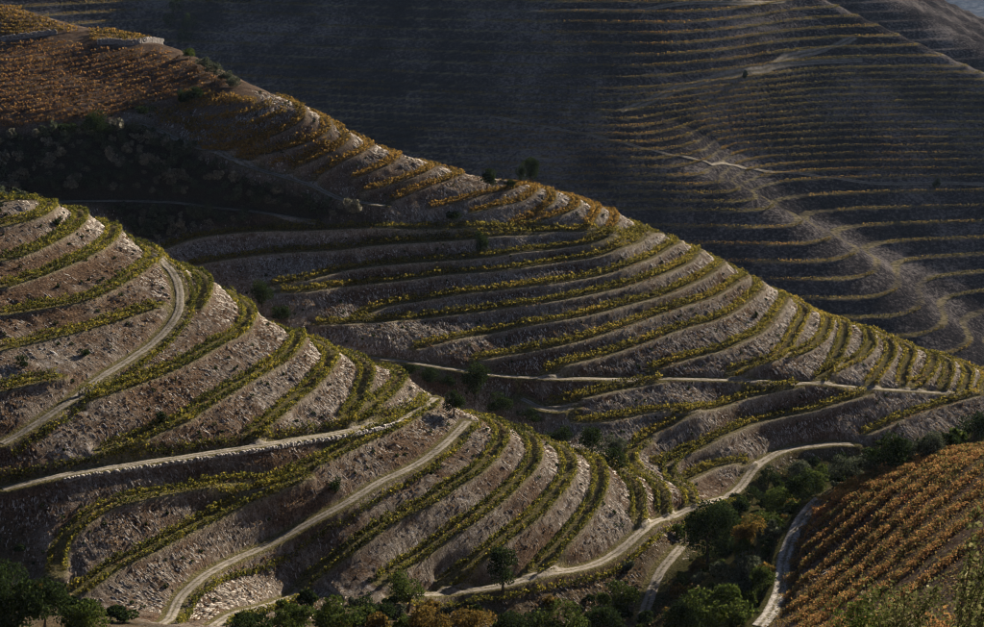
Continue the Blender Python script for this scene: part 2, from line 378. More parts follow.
for k in MSK: MSK[k] = blur(MSK[k])
MSK['bracken'] = blur(MSK['bracken'], 25)
def surf_z(x, d):
    x = np.asarray(x, float); d = np.asarray(d, float)
    fi = np.clip(np.interp(d, Dr, np.arange(NR)), 0, NR-1.001); fj = np.clip((x/np.maximum(d, .1)-A[0])/(A[1]-A[0]), 0, NC-1.001)
    i = fi.astype(int); j = fj.astype(int); ti = fi-i; tj = fj-j
    return (Z[i, j]*(1-tj)+Z[i, j+1]*tj)*(1-ti)+(Z[i+1, j]*(1-tj)+Z[i+1, j+1]*tj)*ti
def samp(Mk, x, d):
    i = np.clip(np.rint(np.interp(d, Dr, np.arange(NR))).astype(int), 0, NR-1); j = np.clip(np.rint((x/np.maximum(d, .1)-A[0])/(A[1]-A[0])).astype(int), 0, NC-1)
    return Mk[i, j]
def on_ground(px, py):
    h = hit(px, py, surf_z); return h
# ---------------------------------------------------------------- mesh helpers
def mesh_np(name, V, Fq, smooth=False):
    V = np.asarray(V, np.float32); Fq = np.asarray(Fq, np.int32); n, k = Fq.shape
    me = bpy.data.meshes.new(name); me.vertices.add(len(V)); me.vertices.foreach_set('co', V.ravel())
    me.loops.add(n*k); me.loops.foreach_set('vertex_index', Fq.ravel())
    me.polygons.add(n); me.polygons.foreach_set('loop_start', np.arange(0, n*k, k, dtype=np.int32)); me.polygons.foreach_set('loop_total', np.full(n, k, np.int32))
    if smooth: me.polygons.foreach_set('use_smooth', np.ones(n, bool))
    me.update(calc_edges=True); return me
def link(name, me, mat=None, parent=None, **props):
    o = bpy.data.objects.new(name, me); COL.objects.link(o)
    if mat is not None and me is not None and not me.materials: me.materials.append(mat)
    if parent: o.parent = parent
    for k, v in props.items(): o[k] = v
    return o
def attr(me, name, arr):
    a = me.attributes.new(name, 'FLOAT', 'POINT'); a.data.foreach_set('value', np.asarray(arr, np.float32).ravel())
ORD = ['topmost', 'second', 'third', 'fourth', 'fifth', 'sixth', 'seventh', 'eighth', 'ninth', 'tenth', 'eleventh', 'twelfth', 'thirteenth', 'fourteenth', 'fifteenth', 'sixteenth', 'seventeenth', 'eighteenth', 'nineteenth', 'twentieth', 'twenty-first', 'twenty-second', 'twenty-third', 'twenty-fourth', 'twenty-fifth', 'twenty-sixth', 'twenty-seventh', 'twenty-eighth', 'twenty-ninth', 'thirtieth', 'thirty-first', 'thirty-second', 'thirty-third', 'thirty-fourth', 'thirty-fifth', 'thirty-sixth', 'thirty-seventh', 'thirty-eighth', 'thirty-ninth', 'fortieth', 'forty-first', 'forty-second', 'forty-third', 'forty-fourth', 'forty-fifth', 'forty-sixth', 'forty-seventh', 'forty-eighth', 'forty-ninth', 'fiftieth', 'fifty-first', 'fifty-second']

# ---------------------------------------------------------------- materials
class NT:
    def __init__(s, name):
        s.m = bpy.data.materials.new(name); s.m.use_nodes = True; s.t = s.m.node_tree; s.t.nodes.clear()
    def n(s, typ, **kw):
        nd = s.t.nodes.new('ShaderNode'+typ)
        for k, v in kw.items(): setattr(nd, k, v)
        return nd
    def l(s, a, b): s.t.links.new(a, b)
    def val(s, inp, v):
        if hasattr(v, 'type') and hasattr(v, 'links'): s.l(v, inp)
        else: inp.default_value = v
    def attr(s, name): return s.n('Attribute', attribute_name=name).outputs['Fac']
    def noise(s, vec, scale, detail=3, rough=.6):
        nd = s.n('TexNoise'); s.l(vec, nd.inputs['Vector']); nd.inputs['Scale'].default_value = scale; nd.inputs['Detail'].default_value = detail; nd.inputs['Roughness'].default_value = rough
        return nd.outputs['Fac']
    def ramp(s, fac, stops):
        nd = s.n('ValToRGB'); s.l(fac, nd.inputs[0]); e = nd.color_ramp.elements
        while len(e) < len(stops): e.new(.5)
        for i, (p, c) in enumerate(stops): e[i].position = p; e[i].color = (c if len(c) == 4 else (*c, 1)) if not isinstance(c, float) else (c, c, c, 1)
        return nd.outputs[0]
    def mix(s, f, a, b, typ='MIX'):
        nd = s.n('Mix', data_type='RGBA', blend_type=typ); s.val(nd.inputs[0], f)
        for i, v in ((6, a), (7, b)):
            if isinstance(v, tuple): nd.inputs[i].default_value = (*v, 1)
            else: s.l(v, nd.inputs[i])
        return nd.outputs[2]
    def math(s, op, a, b=0.0):
        nd = s.n('Math', operation=op); s.val(nd.inputs[0], a); s.val(nd.inputs[1], b); return nd.outputs[0]
    def out(s, sh, disp=None):
        o = s.n('OutputMaterial'); s.l(sh, o.inputs[0]); return s.m

def ground_material():
    t = NT('schist_ground'); geo = t.n('NewGeometry'); pos = geo.outputs['Position']
    bench, road, u = t.attr('bench'), t.attr('road'), t.attr('along')
    sep = t.n('SeparateXYZ'); t.l(pos, sep.inputs[0])
    cmb = t.n('CombineXYZ'); t.l(u, cmb.inputs[0]); t.l(t.math('MULTIPLY', sep.outputs[2], .22), cmb.inputs[1]); t.l(t.math('MULTIPLY', sep.outputs[0], .03), cmb.inputs[2])
    streak = t.noise(cmb.outputs[0], 1.7, 4, .7)
    spk = t.noise(pos, 2.6, 3, .75); big = t.noise(pos, .055, 3, .55); mid = t.noise(pos, .33, 3, .6)
    vor = t.n('TexVoronoi', feature='F1'); t.l(pos, vor.inputs['Vector']); vor.inputs['Scale'].default_value = 1.55
    st = t.math('ADD', t.math('MULTIPLY', streak, .40), t.math('MULTIPLY', t.noise(pos, 3.6, 4, .8), .60))
    stone = t.ramp(st, [(.38, (.034, .026, .019)), (.47, (.165, .130, .098)), (.56, (.33, .275, .218)), (.68, (.61, .535, .45))])
    cell = t.n('SeparateColor'); t.l(vor.outputs['Color'], cell.inputs[0])
    fleck = t.ramp(cell.outputs[0], [(.86, 0.0), (.93, .8)])
    stone = t.mix(t.math('MULTIPLY', fleck, t.ramp(mid, [(.4, 0.0), (.6, 1.0)])), stone, (.60, .56, .53))
    brown = t.ramp(spk, [(.38, (.035, .022, .014)), (.55, (.135, .080, .048)), (.7, (.27, .19, .12))])
    base = t.mix(t.ramp(t.math('ADD', t.math('MULTIPLY', big, .6), t.math('MULTIPLY', mid, .4)), [(.44, 0.0), (.56, .9)]), stone, brown)
    base = t.mix(t.math('MULTIPLY', t.attr('bracken'), t.ramp(t.noise(pos, .16, 3), [(.38, .1), (.6, .8)])), base, brown)
    base = t.mix(t.math('MULTIPLY', t.attr('bank'), .7), base, t.ramp(spk, [(.4, (.05, .04, .02)), (.6, (.12, .085, .045)), (.75, (.2, .17, .12))]))
    grass = t.ramp(spk, [(.4, (.07, .065, .022)), (.6, (.21, .17, .075)), (.72, (.34, .28, .16))])
    base = t.mix(t.math('MULTIPLY', t.ramp(bench, [(.7, 0.0), (.95, 1.0)]), .9), base, grass)
    base = t.mix(t.attr('edge'), base, t.ramp(spk, [(.35, (.20, .16, .11)), (.65, (.50, .42, .31))]))
    scr = t.ramp(spk, [(.4, (.022, .020, .014)), (.6, (.06, .05, .036)), (.75, (.12, .10, .075))])
    base = t.mix(t.attr('scrub'), base, scr)
    org = t.ramp(t.math('ADD', t.math('MULTIPLY', spk, .5), t.math('MULTIPLY', mid, .5)), [(.38, (.050, .032, .022)), (.55, (.15, .105, .075)), (.7, (.34, .28, .22))])
    base = t.mix(t.attr('vineyard'), base, org)
    crk = t.ramp(spk, [(.4, (.03, .032, .012)), (.6, (.085, .075, .03)), (.75, (.17, .13, .06))])
    base = t.mix(t.attr('creek'), base, crk)
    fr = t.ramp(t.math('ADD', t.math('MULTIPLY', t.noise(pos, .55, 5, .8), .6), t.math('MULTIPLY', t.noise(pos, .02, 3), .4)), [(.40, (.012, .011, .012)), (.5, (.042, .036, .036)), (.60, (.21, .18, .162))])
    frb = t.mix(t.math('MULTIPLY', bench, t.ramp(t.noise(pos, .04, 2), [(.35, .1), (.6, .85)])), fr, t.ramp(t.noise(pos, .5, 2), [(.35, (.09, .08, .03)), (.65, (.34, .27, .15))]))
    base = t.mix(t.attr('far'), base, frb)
    h = t.math('ADD', t.math('MULTIPLY', streak, .6), t.math('MULTIPLY', spk, .5))
    h = t.math('ADD', h, t.math('MULTIPLY', t.noise(pos, 6.0, 2), .22))
    bp = t.n('Bump'); bp.inputs['Strength'].default_value = 1.0; bp.inputs['Distance'].default_value = .75; t.l(h, bp.inputs['Height'])
    d = t.n('BsdfDiffuse'); t.l(base, d.inputs[0]); d.inputs['Roughness'].default_value = .6; t.l(bp.outputs[0], d.inputs['Normal'])
    return t.out(d.outputs[0])
def track_material(name, c0, c1):
    t = NT(name); pos = t.n('NewGeometry').outputs['Position']
    spk = t.noise(pos, 2.2, 4, .7); mid = t.noise(pos, .45, 2)
    c = t.ramp(t.math('ADD', t.math('MULTIPLY', spk, .6), t.math('MULTIPLY', mid, .4)), [(.38, c0), (.62, c1)])
    ac = t.math('ABSOLUTE', t.attr('across')); rut = t.math('ABSOLUTE', t.math('SUBTRACT', ac, .5))
    gr = t.ramp(t.math('ADD', rut, t.math('MULTIPLY', t.math('SUBTRACT', t.noise(pos, .9, 3), .5), .9)), [(.22, 0.0), (.46, .85)])
    c = t.mix(gr, c, t.ramp(spk, [(.4, (.055, .048, .022)), (.65, (.16, .135, .08))]))
    bp = t.n('Bump'); bp.inputs['Distance'].default_value = .12; t.l(spk, bp.inputs['Height'])
    d = t.n('BsdfDiffuse'); t.l(c, d.inputs[0]); t.l(bp.outputs[0], d.inputs['Normal']); return t.out(d.outputs[0])
def leaf_material(name, stops, patch, trans=.45, scale=.12):
    "leaves: a colour per leaf, pulled by a patch noise; thin leaves let light through"
    t = NT(name); geo = t.n('NewGeometry'); pos = geo.outputs['Position']
    r = geo.outputs['Random Per Island']; nz = t.noise(pos, scale, 3, .6)
    f = t.math('ADD', t.math('MULTIPLY', r, 1-patch), t.math('MULTIPLY', t.math('MULTIPLY_ADD', nz, 2.2) if False else t.math('SUBTRACT', t.math('MULTIPLY', nz, 2.4), .7), patch))
    c = t.ramp(f, stops)
    d = t.n('BsdfDiffuse'); t.l(c, d.inputs[0]); tr = t.n('BsdfTranslucent')
    t.l(t.mix(.5, c, (.9, .75, .25), 'MULTIPLY') if False else c, tr.inputs[0])
    m = t.n('MixShader'); m.inputs[0].default_value = trans; t.l(d.outputs[0], m.inputs[1]); t.l(tr.outputs[0], m.inputs[2])
    return t.out(m.outputs[0])
def plain(name, c0, c1, scale=3.0):
    t = NT(name); pos = t.n('NewGeometry').outputs['Position']
    c = t.ramp(t.noise(pos, scale, 4, .7), [(.35, c0), (.65, c1)])
    d = t.n('BsdfDiffuse'); t.l(c, d.inputs[0]); return t.out(d.outputs[0])
MAT = dict(
 ground=ground_material(),
 track=track_material('pale_dirt', (.11, .093, .074), (.30, .26, .212)),
 stony=track_material('stony_path', (.10, .085, .07), (.42, .38, .33)),
 vine_left=leaf_material('vine_leaf_green_gold', [(.12, (.024, .030, .010)), (.42, (.066, .070, .018)), (.68, (.20, .17, .028)), (.95, (.42, .31, .045))], .45, .42),
 vine_mid=leaf_material('vine_leaf_gold', [(.15, (.038, .036, .012)), (.45, (.115, .10, .022)), (.7, (.23, .18, .036)), (.95, (.35, .22, .045))], .45, .45, .07),
 vine_red=leaf_material('vine_leaf_red_orange', [(.1, (.07, .058, .022)), (.35, (.18, .10, .038)), (.6, (.26, .13, .05)), (.8, (.33, .21, .065)), (.95, (.20, .06, .04))], .45, .4, .06),
 vine_gold=leaf_material('vine_leaf_orange_gold', [(.1, (.06, .053, .017)), (.4, (.17, .112, .03)), (.7, (.27, .15, .038)), (.95, (.36, .23, .06))], .45, .4, .06),
 vine_near=leaf_material('vine_leaf_rust', [(.08, (.05, .06, .022)), (.34, (.13, .12, .036)), (.5, (.23, .115, .045)), (.72, (.34, .19, .065)), (.95, (.21, .065, .042))], .42, .38, .22),
 vine_far=leaf_material('vine_leaf_far', [(.2, (.06, .055, .02)), (.5, (.14, .11, .035)), (.9, (.25, .14, .045))], .6, .4, .012),
 tree_dark=leaf_material('leaf_dark', [(.1, (.010, .016, .006)), (.6, (.026, .040, .012)), (.95, (.05, .065, .02))], .3, .25, .3),
 tree_olive=leaf_material('leaf_olive', [(.1, (.03, .038, .022)), (.6, (.075, .085, .05)), (.95, (.15, .16, .11))], .3, .25, .3),
 tree_green=leaf_material('leaf_green', [(.1, (.022, .034, .008)), (.6, (.055, .075, .016)), (.95, (.12, .13, .03))], .35, .35, .3),
 tree_rust=leaf_material('leaf_rust', [(.1, (.05, .035, .012)), (.6, (.13, .09, .022)), (.95, (.24, .13, .03))], .35, .35, .3),
 scrub=leaf_material('leaf_scrub', [(.1, (.07, .068, .046)), (.6, (.19, .175, .125)), (.95, (.36, .33, .25))], .4, .2, .1),
 dry=leaf_material('dry_grass', [(.1, (.06, .035, .018)), (.6, (.17, .105, .055)), (.95, (.34, .26, .16))], .5, .3, .2),
 weeds=leaf_material('weed_leaf', [(.1, (.05, .055, .02)), (.4, (.12, .10, .035)), (.7, (.22, .13, .05)), (.95, (.34, .26, .15))], .5, .3, .25),
 shrub_near=leaf_material('leaf_near_shrub', [(.1, (.035, .042, .014)), (.6, (.10, .105, .035)), (.85, (.19, .17, .07)), (.97, (.42, .38, .24))], .2, .35, 1.0),
 bark=plain('bark', (.035, .028, .02), (.10, .08, .06), 6),
 stone=plain('dry_stone', (.08, .068, .058), (.38, .34, .30), 2.5),
 shard=leaf_material('schist_shard', [(.05, (.072, .056, .042)), (.5, (.28, .236, .188)), (.9, (.54, .475, .40)), (.98, (.73, .68, .60))], .25, 0.0, .15),
 white=plain('whitewash', (.68, .66, .62), (.82, .80, .76), 1.5),
)
# ---------------------------------------------------------------- the ground
def grid_faces(nr, nc):
    i = np.arange(nr-1)[:, None]*nc+np.arange(nc-1)[None]
    return np.stack([i, i+1, i+nc+1, i+nc], -1).reshape(-1, 4)
split = int(np.searchsorted(Dr, 720))
vy = np.maximum(MSK['red'], np.maximum(.55*MSK['gold'], MSK['orange']))
for nm, r0, r1, lab in (('hillside', 0, split+1, 'terraced schist hillside with two spurs and a creek gully'), ('far_hillside', split, NR, 'shaded terraced hillside across the valley')):
    V = np.stack([GXX[r0:r1], GDD[r0:r1], Z[r0:r1]], -1).reshape(-1, 3)
    me = mesh_np(nm, V, grid_faces(r1-r0, NC), True)
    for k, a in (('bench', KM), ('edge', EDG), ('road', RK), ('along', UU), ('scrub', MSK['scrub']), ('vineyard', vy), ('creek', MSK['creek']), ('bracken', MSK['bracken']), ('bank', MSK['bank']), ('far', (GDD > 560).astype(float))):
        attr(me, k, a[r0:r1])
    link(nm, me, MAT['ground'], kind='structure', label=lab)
# coarse ground beyond the sides of the fan, a little lower
cx = np.arange(-900, 901, 15.); cd = np.arange(-60, 1500, 15.)
CXX, CDD = np.meshgrid(cx, cd)
CZ = base_z(CXX, np.minimum(CDD, 1150))-6-np.maximum(0, CDD-1150)*.25
me = mesh_np('valley_ground', np.stack([CXX, CDD, CZ], -1).reshape(-1, 3), grid_faces(len(cd), len(cx)), True)
for k in ('bench', 'edge', 'road', 'along', 'scrub', 'vineyard', 'creek', 'bracken', 'bank'): attr(me, k, np.zeros(CXX.size))
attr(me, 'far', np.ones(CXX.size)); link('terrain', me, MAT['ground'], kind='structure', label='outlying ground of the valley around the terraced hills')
# distant hills
def hill(name, X0, X1, D0, D1, n, m, zf, lab):
    X, D = np.meshgrid(np.linspace(X0, X1, n), np.linspace(D0, D1, m)); Zh = zf(X, D)
    me = mesh_np(name, np.stack([X, D, Zh], -1).reshape(-1, 3), grid_faces(m, n), True)
    for k in ('bench', 'edge', 'road', 'along', 'scrub', 'vineyard', 'creek', 'bracken', 'bank'): attr(me, k, np.zeros(X.size))
    attr(me, 'far', np.ones(X.size)); link(name, me, MAT['ground'], kind='structure', label=lab)
def ter(z, st=5.0):
    f = np.floor(z/st); t = z/st-f; return (f+np.where(t < .4, t*.2, .08+(t-.4)/.6*.92))*st
def zG(X, D):
    z = -198+.42*(D-1190)-.10*(X-320)+8*fbm(X/120, D/90, 77, 3)
    x0, d0, c0 = at_D(908, 0, 1330); x1, d1, c1 = at_D(984, 44, 1262)
    tx, td = x1-x0, d1-d0; ln = math.hypot(tx, td); tx /= ln; td /= ln
    t = (X-x0)*tx+(D-d0)*td; d = -(X-x0)*td+(D-d0)*tx
    return ter(smin(z, c0+(c1-c0)*t/ln-.35*d, 8))
hill('distant_hillside', 150, 560, 1165, 1480, 220, 240, zG, 'terraced slope behind the far ridge at upper right')
def crest_hill(p0, D0, p1, D1, fs, bs, seed, amp):
    a = at_D(*p0, D0); b = at_D(*p1, D1)
    tx, td = b[0]-a[0], b[1]-a[1]; ln = math.hypot(tx, td); tx /= ln; td /= ln
    def f(X, D):
        t = (X-a[0])*tx+(D-a[1])*td; d = -(X-a[0])*td+(D-a[1])*tx
        return a[2]+(b[2]-a[2])*t/ln-np.where(d > 0, bs*d, -fs*d)+amp*fbm(X/160, D/160, seed, 4)
    return f
hill('distant_hill', 500, 2200, 2900, 4600, 120, 110, crest_hill((914, 0), 3800, (984, 33), 3650, .4, .35, 90, 26), 'hazy brown hill shoulder in the upper right corner')
hill('distant_hill', -1500, 6500, 7600, 12500, 120, 80, lambda X, D: -1330+.14*(D-7900)+150*fbm(X/1500, D/1100, 95, 4), 'pale blue faraway hill in the upper right corner')

# ---------------------------------------------------------------- farm tracks
def offset(C3, off):
    T = np.gradient(C3[:, :2], axis=0); T /= np.linalg.norm(T, axis=1)[:, None]+1e-9
    N = np.stack([-T[:, 1], T[:, 0]], 1)
    up = np.sign(np.median(near_z(C3[:, 0]+2*N[:, 0], C3[:, 1]+2*N[:, 1])-near_z(C3[:, 0]-2*N[:, 0], C3[:, 1]-2*N[:, 1])))
    o = C3.copy(); o[:, :2] += N*up*np.asarray(off).reshape(-1, 1); return o
TRL = {'R1': 'pale dirt track winding up round the left spur', 'R2': 'dirt ledge track above the dry stone wall on the left spur', 'R3': 'broad pale dirt track crossing the lower left spur',
 'R4': 'short pale dirt track at the foot of the left spur', 'R5': 'pale dirt track along the toe of the left spur', 'R6': 'pale track curving from the gully below the middle spur',
 'R7': 'narrow dirt track beside the big dark tree', 'R8': 'stony white path below the rust coloured vineyard', 'R9': 'long level pale track across the middle spur',
 'R10': 'thin pale path between scrub slope and golden vineyard', 'R11': 'thin pale path crossing the dark scrub slope', 'R12': 'bare pale ground beside the gully trees'}
def ribbon(name, C3, w, mat, lab, lift=.07, n=9, zf=surf_z, jit=.3):
    C3, s = resample(C3, .6); rows = []
    for i, f in enumerate(np.linspace(-1, 1, n)):
        wj = w*f*(1+jit*fbm(s*.35+7*np.sign(f), s*0+i, 14, 2)); o = offset(C3, wj)
        rows.append(np.stack([o[:, 0], o[:, 1], zf(o[:, 0], o[:, 1])+lift-(.10 if abs(f) == 1 else 0)], 1))
    V = np.stack(rows, 1).reshape(-1, 3)
    me = mesh_np(name, V, grid_faces(len(C3), n), True); attr(me, 'across', np.tile(np.linspace(-1, 1, n), len(C3))); return link(name, me, mat, kind='structure', label=lab)
for k, (ps, w) in ROAD.items():
    C3 = LINES[k][0]
    ribbon('stony_path' if k == 'R8' else 'dirt_track', C3, w*dict(R10=.9, R11=.75, R9=.62, R5=.66, R12=.45, R8=.6, R2=.6, R3=.62, R1=.6, R6=.62).get(k, .6), MAT['stony'] if k in ('R8',) else MAT['track'], TRL[k])
FR = [([(620,112),(654,100),(681,88),(721,78),(765,70),(788,58),(822,50),(855,38)], 2.2, 'pale road climbing diagonally over the far hillside'), ([(770,68),(790,65),(815,63),(862,61)], 1.5, 'short level branch of the pale far road'),
 ([(530,12),(600,11),(654,9),(740,4),(800,-2)], 1.5, 'level road along the top of the far hillside'), ([(711,166),(735,166),(798,174),(872,184),(936,184),(984,185)], 1.1, 'thin level road across the right of the far hillside'),
 ([(491,117),(545,127),(598,138),(660,153),(711,165)], .9, 'faint path slanting down the dark far hillside')]
for ps, w, lab in FR:
    H = [hit(p[0], p[1], surf_z, 700, 1140) for p in ps]
    if len(H) > 1: ribbon('dirt_track', spline(H), w, MAT['track'], lab, lift=.5, jit=.5)

# ---------------------------------------------------------------- vine rows
def leaves(cen, size, rg, flat=None):
    n = len(cen); a = rg.normal(size=(n, 3)); a /= np.linalg.norm(a, axis=1)[:, None]
    b = rg.normal(size=(n, 3)); b -= (a*b).sum(1)[:, None]*a; b /= np.linalg.norm(b, axis=1)[:, None]
    sz = size*rg.uniform(.6, 1.35, n)[:, None]*.5; a = a*sz; b = b*sz*.8
    V = np.stack([cen-a-b, cen+a-b*.6, cen+a*.9+b, cen-a*.7+b], 1).reshape(-1, 3)
    return V, np.arange(4*n).reshape(n, 4)
ROWN = [0]
def vine_row(C3, off, mat, lab, group, dens=30, size=.34, h=1.55, wid=.34, zf=surf_z, gap=.05, cat='vine row', name='vine_row', spacing=1.15):
    ROWN[0] += 1; rg = np.random.default_rng(1000+ROWN[0])
    o = offset(C3, off) if np.any(off) else C3
    o, s = resample(o, .4)
    if len(s) < 4: return None
    npl = max(2, int(s[-1]/spacing)); vig = rg.uniform(.6, 1.15, npl+2); vig[rg.random(npl+2) < gap] = .34
    vig *= .85+.5*fbm(np.arange(npl+2)*.13, np.arange(npl+2)*0.+ROWN[0], 8, 2)
    n = int(s[-1]*dens); u = rg.uniform(0, s[-1], n); pi = np.minimum((u/spacing).astype(int), npl)
    keep = rg.random(n) < np.clip(vig[pi]*1.15, .12, 1)*(1-.35*np.abs(2*(u/spacing-pi-.5))**2.5); u = u[keep]; pi = pi[keep]; n = len(u)
    x = np.interp(u, s, o[:, 0]); y = np.interp(u, s, o[:, 1])
    ph = (u/spacing-pi-.5); bush = np.sqrt(np.clip(1-(2*ph)**2*.65, .1, 1))
    hh = (.22+rg.beta(1.6, 1.3, n)*(h-.22)*vig[pi]*bush)
    x = x+rg.normal(0, wid, n)*.8; y = y+rg.normal(0, wid, n)*.8
    z = zf(x, y)+hh
    V, Fq = leaves(np.stack([x, y, z], 1), size, rg)
    c = np.array([o[0, 0], o[0, 1], float(zf(o[0, 0], o[0, 1]))]); me = mesh_np(name, V-c, Fq)
    ob = link(name, me, mat, label=lab, category=cat, group=group); ob.location = c; return ob
nL = [k for k in L]
gL = 'vine rows on the benches of the left spur'
for i, k in enumerate(nL):
    C3 = LINES[k][0]
    vine_row(C3, 1.05, MAT['vine_left'], 'green and gold vine row, uphill side of the %s bench down the left spur' % ORD[i], gL, 56, .26, 1.6, .27)
    vine_row(C3, -1.15, MAT['vine_left'], 'green and gold vine row, outer edge of the %s bench down the left spur' % ORD[i], gL, 56, .26, 1.5, .27)
for k, off, lab in (('R1', -2.3, 'dark green vine row along the outer edge of the winding upper track'), ('R2', 1.7, 'dark green vine row behind the dry stone wall ledge of the left spur'), ('R3', -2.4, 'dark green vine row along the outer edge of the broad lower track'), ('R5', -2.5, 'dark green vine row below the track at the toe of the left spur'), ('R4', -2.0, 'short dark vine row below the lowest track at the foot of the left spur')):
    vine_row(LINES[k][0], off, MAT['vine_left'], lab, gL, 56, .26, 1.55, .27)
gM = 'vine rows on the benches of the middle spur'
MB = [k for k in M if k[0] == 'M']; PB = [k for k in M if k[0] in 'PN']
for i, k in enumerate(MB):
    C3 = LINES[k][0]
    lo = k in ('M11','M12','M13','M14','M15','M16','M17','M18','M19','M20')
    vine_row(C3, 1.25, MAT['vine_mid'], 'golden vine row, uphill side of the %s bench down the middle spur' % ORD[i], gM, 34, .32, 1.45, .26, gap=.06)
    vine_row(C3, -1.1 if lo else .15, MAT['vine_mid'], 'golden vine row, outer side of the %s bench down the middle spur' % ORD[i], gM, 34, .32, 1.3, .26, gap=.06)
for i, k in enumerate(PB):
    C3 = LINES[k][0]
    for off, sd_ in ((1.0, 'uphill side'), (-.35, 'outer side')):
        vine_row(C3, off, MAT['vine_gold'], 'orange vine row, %s of the %s bench of the upper middle spur' % (sd_, ORD[i]), 'orange vine rows on the crest of the middle spur', 28, .36, 1.3, .3)
# hillside vineyards planted without benches
def free_row(ps, mat, lab, group, **kw):
    H = [hit(p[0], p[1], surf_z) for p in ps]; keep = [H[0]]
    for h_ in H[1:]:
        if abs(h_[1]-keep[-1][1]) > 40: break
        keep.append(h_)
    if len(keep) < 2: return
    C3 = spline(keep, 5) if len(keep) > 2 else np.array(keep)
    return vine_row(C3, 0, mat, lab, group, **kw)
top = lambda x: np.interp(x, [0, 57, 95, 163, 200, 240, 262], [45, 38, 47, 48, 64, 86, 93])
bot = lambda x: np.interp(x, [0, 60, 110, 165, 205, 262], [131, 126, 118, 103, 95, 91])
for i, y0 in enumerate(np.arange(48, 150, 5.0)):
    xs = np.arange(0, 262, 9.); ys = y0-.10*xs-.00060*xs**2
    ok = (ys > top(xs)+1) & (ys < bot(xs)-1)
    if ok.sum() > 2:
        free_row(list(zip(xs[ok], ys[ok])), MAT['vine_red'], 'red and orange vine row, %s down the upper left vineyard' % ORD[min(i, 50)], 'vine rows of the red upper left vineyard', dens=19, size=.36, h=1.35, wid=.22, gap=.08)
for i, y0 in enumerate(np.arange(9, 40, 3.6)):
    xs = np.arange(0, 84, 7.); ys = y0+.02*xs
    ok = (ys > np.interp(xs, [0, 20, 50, 82], [7, 9, 21, 29])) & (ys < np.interp(xs, [0, 57, 84], [40, 32, 33]))
    if ok.sum() > 2: free_row(list(zip(xs[ok], ys[ok])), MAT['vine_gold'], 'orange vine row, %s in the block above the upper left wall' % ORD[i], 'orange vine rows above the upper left wall', dens=18, size=.46, h=1.3, wid=.4)
for i, y0 in enumerate((31, 34.2, 37.4, 40.5)):
    xs = np.arange(90, 160, 7.); ys = y0+.06*(xs-90)
    ok = ys < 43.5
    if ok.sum() > 2: free_row(list(zip(xs[ok], ys[ok])), MAT['vine_gold'], 'orange vine row, %s in the small block on the upper left crest' % ORD[i], 'orange vine rows on the upper left crest', dens=18, size=.46, h=1.3, wid=.4)
GR = [[(177,105),(202,98),(226,96),(242,100)],[(155,113),(181,109),(206,104),(234,101),(257,101)],[(161,120),(191,121),(222,117),(251,110),(273,103)],[(185,128),(205,128),(232,128),(262,121),(285,109)],[(189,141),(222,137),(253,134),(277,126)],[(210,147),(242,145),(270,141)],[(240,152),(262,150),(285,146),(305,139)],[(270,165),(290,160),(312,152),(330,143)]]
for i, ps in enumerate(GR):
    for dy, w_ in ((0, 'upper'), (3.2, 'lower')):
        free_row([(x_, y_+dy) for x_, y_ in ps], MAT['vine_gold'], 'orange vine row, %s of the %s pair below the red vineyard' % (w_, ORD[i]), 'orange vine rows below the red vineyard', dens=20, size=.42, h=1.4, wid=.3)
QR = [[(820,502),(845,488),(875,474),(905,465),(945,453),(984,446)],[(812,514),(840,494),(870,479),(900,468)],[(803,530),(835,504),(868,483),(915,464)],[(796,548),(830,517),(866,491),(905,471),(935,459)],[(791,566),(830,531),(870,497),(915,469),(950,455)],[(787,584),(830,546),(875,507),(920,475),(962,453)],
 [(785,600),(830,563),(880,520),(925,483),(972,453)],[(790,612),(835,576),(885,533),(930,495),(984,453)],[(797,622),(845,584),(895,542),(940,504),(984,467)],[(800,634),(850,597),(905,553),(950,515),(984,487)],[(820,636),(870,600),(920,561),(984,509)],[(850,636),(900,602),(984,536)]]
for i, ps in enumerate(QR):
    free_row(ps, MAT['vine_near'], 'rust coloured vine row, %s from the top of the vineyard at lower right' % ORD[i], 'rust vine rows of the lower right vineyard', dens=190, size=.22, h=1.55, wid=.6, gap=.03)
